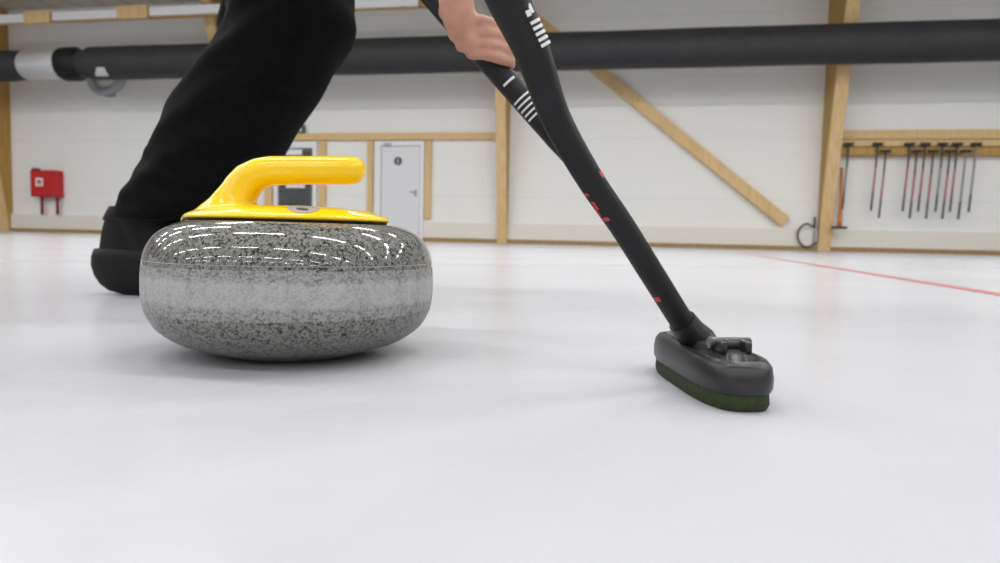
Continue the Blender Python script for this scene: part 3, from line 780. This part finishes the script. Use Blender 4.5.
# trousers: front leg from its photographed outline, rest plausible
rows = [(-18, 236, 346), (0, 233, 350), (15, 231, 353.5), (30, 228, 354), (45, 219, 348.5), (60, 205.5, 341), (80, 190.5, 329), (95, 180, 319.5), (110, 171, 309.5), (125, 164.5, 299.5), (140, 158, 290), (155, 150.5, 281), (170, 142.5, 272), (185, 133.5, 262), (200, 126.5, 252), (210, 122.5, 243), (219, 121.5, 236)]
m = MB(); chain = []
rng = random.Random(3)
rings = []
nseg = 40
for i, (y, l, r) in enumerate(rows):
    yy = y; c = (l+r)/2; z = 1.19 + .04*min(1, max(0, (y-20)/200)); tilt = 6.0 if i < 4 else 12.0
    cc = P(c, y, z); hw_ = (P(r, y, z)-P(l, y, z)).length/2
    ring = []
    for k in range(nseg):
        a = 2*PI*k/nseg
        x = math.cos(a)*hw_; d_ = math.sin(a)*min(.105, hw_*1.0)
        ring.append(cc + rt*x + Vector((0, d_, 0)) + up*(-(math.cos(a))*hw_*(.0)))
    rings.append(ring)
m.loft(rings)
m.capsules([(P(292, 15, 1.2), .112), (knee.lerp(hip, .5), .115), (hip, .125), (pelvis, .135), (hip2, .125), (hip2.lerp(knee2, .5), .100), (knee2, .085), (knee2.lerp(ank2, .5), .070), (ank2+Vector((.01, 0, .05)), .072)])
m.capsules([(pelvis, .135), (pelvis.lerp(chest, .25), .13)])
tm = voxel(m, .007, 5)
for v in tm.bm.verts:      # soft folds
    p = v.co; v.co = p + v.normal*(.0016*math.sin(34*p.z+22*p.x+3*math.sin(20*p.y)) + .002*math.sin(90*p.z-40*p.x+30*p.y))
    if p.z < .26 and p.y < 1.4 : v.co += v.normal*.0012*math.sin(150*p.z+30*p.x)
pbuild(tm, 'trousers', M['trousers'])
# jacket
m = MB(); m.capsules([(pelvis.lerp(chest, .2), .145), (pelvis.lerp(chest, .6), .14), (chest, .15), (chest.lerp(neck, .7), .095)])
m.capsules([(sh1, .075), (chest.lerp(neck, .5), .115), (sh2, .075)])
for s_, e_, w_ in ((sh1, el1, w1), (sh2, el2, w2)):
    m.capsules([(s_, .075), (s_.lerp(e_, .5), .066), (e_, .056), (e_.lerp(w_, .45), .049)])
pbuild(voxel(m, .007, 4), 'jacket', M['jacket'])
# shoes
def shoe(outline, z, label=None):
    """outline rows: (y, left, right) silhouettes of the heel part, at depth z, toe to the right"""
def shoe_build(base, hgt_heel, d, yaw=0.0, trx=None):
    m = MB(); R3 = Matrix.Rotation(yaw, 3, 'Z')
    def rg(cx, l, w, zz, slope=0.0, n=36):
        out = []
        for k in range(n):
            a = 2*PI*k/n; c, s_ = math.cos(a), math.sin(a)
            x = cx + math.copysign(abs(c)**.8, c)*l; y = math.copysign(abs(s_)**.85, s_)*w*(1.0 if c > -.2 else .9)
            out.append(base + R3 @ Vector((x, y, zz + slope*(x))))
        return out
    return m, rg
# front shoe: heel rises from (92,253)-(140,294) to its collar at (118,208)
hx_ = P(92.5, 255, LZ).x; hb_ = Vector((hx_+.145, LZ, 0))
m, rg = shoe_build(hb_, 0, 0)
def ro(off, w, zz, end=.29, slope=0.0): return rg((off+end)/2-.145, (end-off)/2, w, zz, slope)
m.loft([ro(.056, .036, .0005, .275), ro(.031, .042, .007), ro(.016, .0455, .018), ro(.006, .048, .034), ro(.0005, .0485, .052), ro(.001, .0475, .068), ro(.006, .046, .082), ro(.011, .044, .0835)])
sole = pbuild(m, 'overshoe', M['shoe'], angle=60, label='thick black rubber slip-over sole')
m, rg = shoe_build(hb_, 0, 0)
m.loft([ro(.014, .044, .070, .282), ro(.0165, .045, .088, .275), ro(.019, .046, .100, .255), ro(.022, .047, .115, .225), ro(.028, .048, .132, .19), ro(.037, .048, .150, .165), ro(.041, .047, .158, .16)])
up_ = pbuild(voxel(m, .0035, 3), 'shoe', M['shoe'])
m, rg = shoe_build(hb_, 0, 0)
m.loft([ro(.027, .050, .134, .18), ro(.027, .052, .138, .18), ro(.033, .0515, .150, .172), ro(.039, .050, .160, .165), ro(.044, .048, .1605, .16)])
pbuild(m, 'shoe_collar', M['shoe'], angle=60)
# rear shoe
hb2 = Vector((ank2.x+.06, ank2.y, 0)); m, rg = shoe_build(hb2, 0, 0)
m.loft([rg(.0, .135, .042, .0005), rg(0, .14, .046, .012), rg(0, .138, .045, .035), rg(0, .132, .043, .05)])
pbuild(m, 'overshoe', M['shoe'], angle=60)
m, rg = shoe_build(hb2, 0, 0)
m.loft([rg(.004, .13, .041, .04), rg(0, .122, .040, .065), rg(-.03, .095, .042, .09), rg(-.06, .065, .045, .12), rg(-.062, .06, .045, .14)])
pbuild(voxel(m, .004, 4), 'shoe', M['shoe'])

# ------------------------------------------------------------------ lights: tube battens under the sloping ceiling
def lamp(s, t, z, L=1.5):
    o = wthing('pendant_light', 'white batten light hanging on rods below the ceiling', 'ceiling light', s, t, z, 'batten lights under the ceiling')
    MB().box((-L/2, -.06, .03), (L/2, .06, .09), .01).build('housing', M['lampwhite'], o)
    ch = CE - z
    for sx_ in (-.4, .4): MB().box((L*sx_-.012, -.012, .09), (L*sx_+.012, .012, ch-.001)).build('suspension_rod', M['grey'], o)
    ld = bpy.data.lights.new('tube', 'AREA'); ld.shape = 'RECTANGLE'; ld.size = L; ld.size_y = .11; ld.energy = LE
    lo = bpy.data.objects.new('tube', ld); COL.objects.link(lo); lo.parent = o; lo.location = (0, 0, .02)
    return o
LE = 57.5
for t in (6.3, 9.2, 12.2, 16.6, 20.8, 24.6):
    for k in range(-4, 5):
        lamp(2.6 + k*3.0, t, 4.75, 1.9)
w = bpy.data.worlds.new('world'); SC.world = w; w.use_nodes = True
bg = w.node_tree.nodes['Background']; bg.inputs['Color'].default_value = (.95, .97, 1.0, 1); bg.inputs['Strength'].default_value = .55
